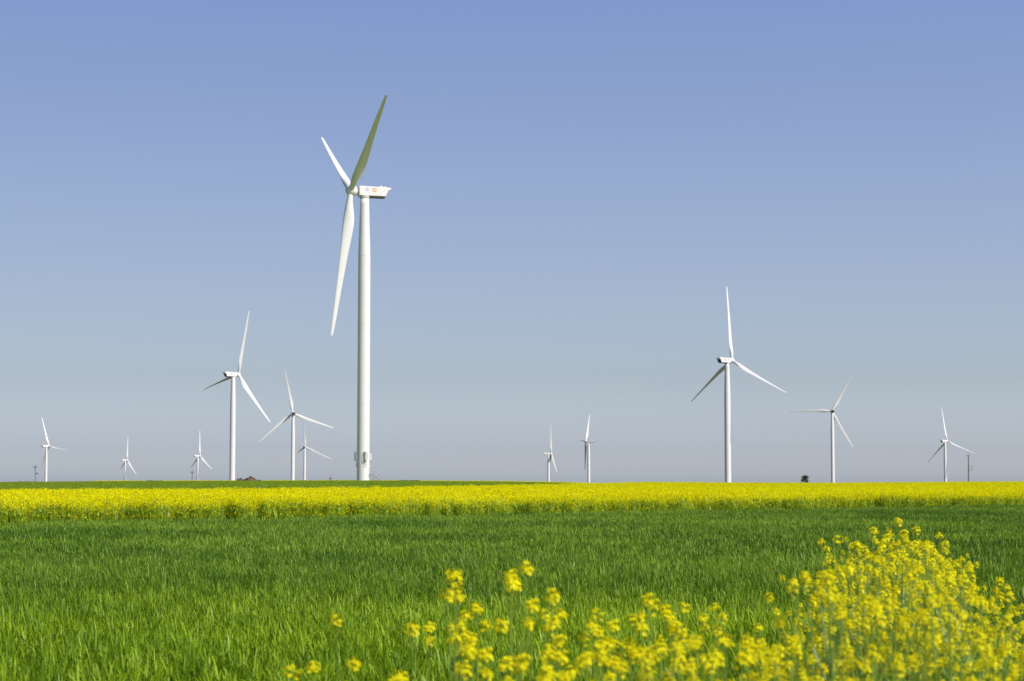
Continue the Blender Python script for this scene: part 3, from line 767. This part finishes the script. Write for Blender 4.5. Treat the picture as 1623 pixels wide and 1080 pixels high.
# ------------------------------------------------------------------ round dark tree on the skyline
def shrub(name, px, D, W, H, trunk_h, lab, cat, seed, n=2600, sink=0, mat=None, ls=.14):
    rnd = random.Random(seed); x = px2x(px, D); g = float(ground_z(x, D)) - sink
    r = bpy.data.objects.new(name, None); C.objects.link(r); r.location = (x, D, g); tag(r, lab, cat)
    m = MB(); m.tube([(0, 0, -.3), (.03, 0, trunk_h), (0, 0, trunk_h + H * .5)], [.12, .09, .04], 7)
    tips = []
    for k in range(11):
        az = k * 2.4; q = Vector((math.cos(az), math.sin(az), 0)) * W * .5 * rnd.uniform(.35, .8); z = trunk_h + H * rnd.uniform(.25, .88)
        b = Vector((0, 0, trunk_h * rnd.uniform(.6, 1.1))); e = Vector((q.x, q.y, z)); tips.append(e)
        m.tube([b, b.lerp(e, .5) + Vector((0, 0, -.05 * H)), e], [.05, .035, .015], 5)
    m.build('trunk', M_BARK, r)
    tips.append(Vector((0, 0, trunk_h + H * .8))); tips.append(Vector((0, 0, trunk_h + H * .5)))
    V = []; Fc = []; mi = []
    for _ in range(n):
        t = rnd.choice(tips); c = t + Vector((rnd.gauss(0, W * .11), rnd.gauss(0, W * .11), rnd.gauss(0, H * .10)))
        c.z = max(c.z, trunk_h * .5)
        ribbon(V, Fc, mi, tuple(c), (rnd.uniform(0, 6.28), rnd.uniform(.1, 1.6)), ls * rnd.uniform(.7, 1.4), ls * .6, 2, .5, 0, rnd)
    me = to_mesh('crown', V, Fc, mi, [mat or M_TREE]); o = bpy.data.objects.new('crown', me); C.objects.link(o); o.parent = r
    return r
shrub('small_tree', 1274.8, 727, 2.7, 3.0, 1.2, "small round dark green tree alone on the skyline above the yellow strip", 'tree', 5, 5200)
M_BUSH = leafy('low_bush_leaf', [(.035, .07, .014), (.055, .10, .018), (.08, .125, .025)], .25, .03, .6)
for (px, D, W, H, lab) in [(640, 700, 6.0, .5, "low dark weedy clump on the skyline just right of the nearest turbine"), (655, 702, 5.0, .55, "second low dark weedy clump right of the nearest turbine's stair"),
                           (1345, 724, 9, 1.35, "low dark hedge line behind the yellow strip, right of the turbine with the level blade"), (1215, 724, 11, 1.3, "low dark hedge line behind the yellow strip, left of the small tree"),
                           (1300, 724, 9, 1.3, "low dark hedge line between the small tree and the turbine beside it"), (40, 700, 7, .45, "long low weedy clump on the skyline under the leftmost pole"),
                           (128, 700, 5, .4, "low weedy clump on the skyline right of the leftmost turbine"), (247, 702, 6, .5, "low weedy clump on the skyline between the two smallest left turbines")]:
    rr = shrub('low_bush', px, D, W, H, .05, lab, 'bush', int(px), 1500, 0, M_BUSH, .13)

# ------------------------------------------------------------------ earth heap
def heap():
    D = 690; x0 = px2x(396, D); g = float(ground_z(x0, D)); rnd = random.Random(3)
    nx, ny = 90, 40; W, Dp = 9.6, 7.0; V = []; Fc = []
    for j in range(ny + 1):
        for i in range(nx + 1):
            u = i / nx * 2 - 1; v = j / ny * 2 - 1
            x, y = u * W / 2, v * Dp / 2
            e = max(0, 1 - abs(u) ** 2.2) * max(0, 1 - abs(v) ** 2)
            lump = 0.85 + .25 * math.sin(x * 1.4 + .7) + .13 * math.sin(x * 3.9 + y * 2) + .06 * math.sin(x * 8 + y * 5.3) + rnd.uniform(-.06, .06)
            V.append((x, y, -.5 + e ** .45 * lump * 2.0))
    for j in range(ny):
        for i in range(nx): a = j * (nx + 1) + i; Fc.append((a, a + 1, a + nx + 2, a + nx + 1))
    o = link_mesh('earth_heap', V, Fc, M_HEAP, None, True); o.location = (x0, D, g)
    tag(o, "brown heap of bare earth on the skyline between the white turbines", 'earth heap')
heap()
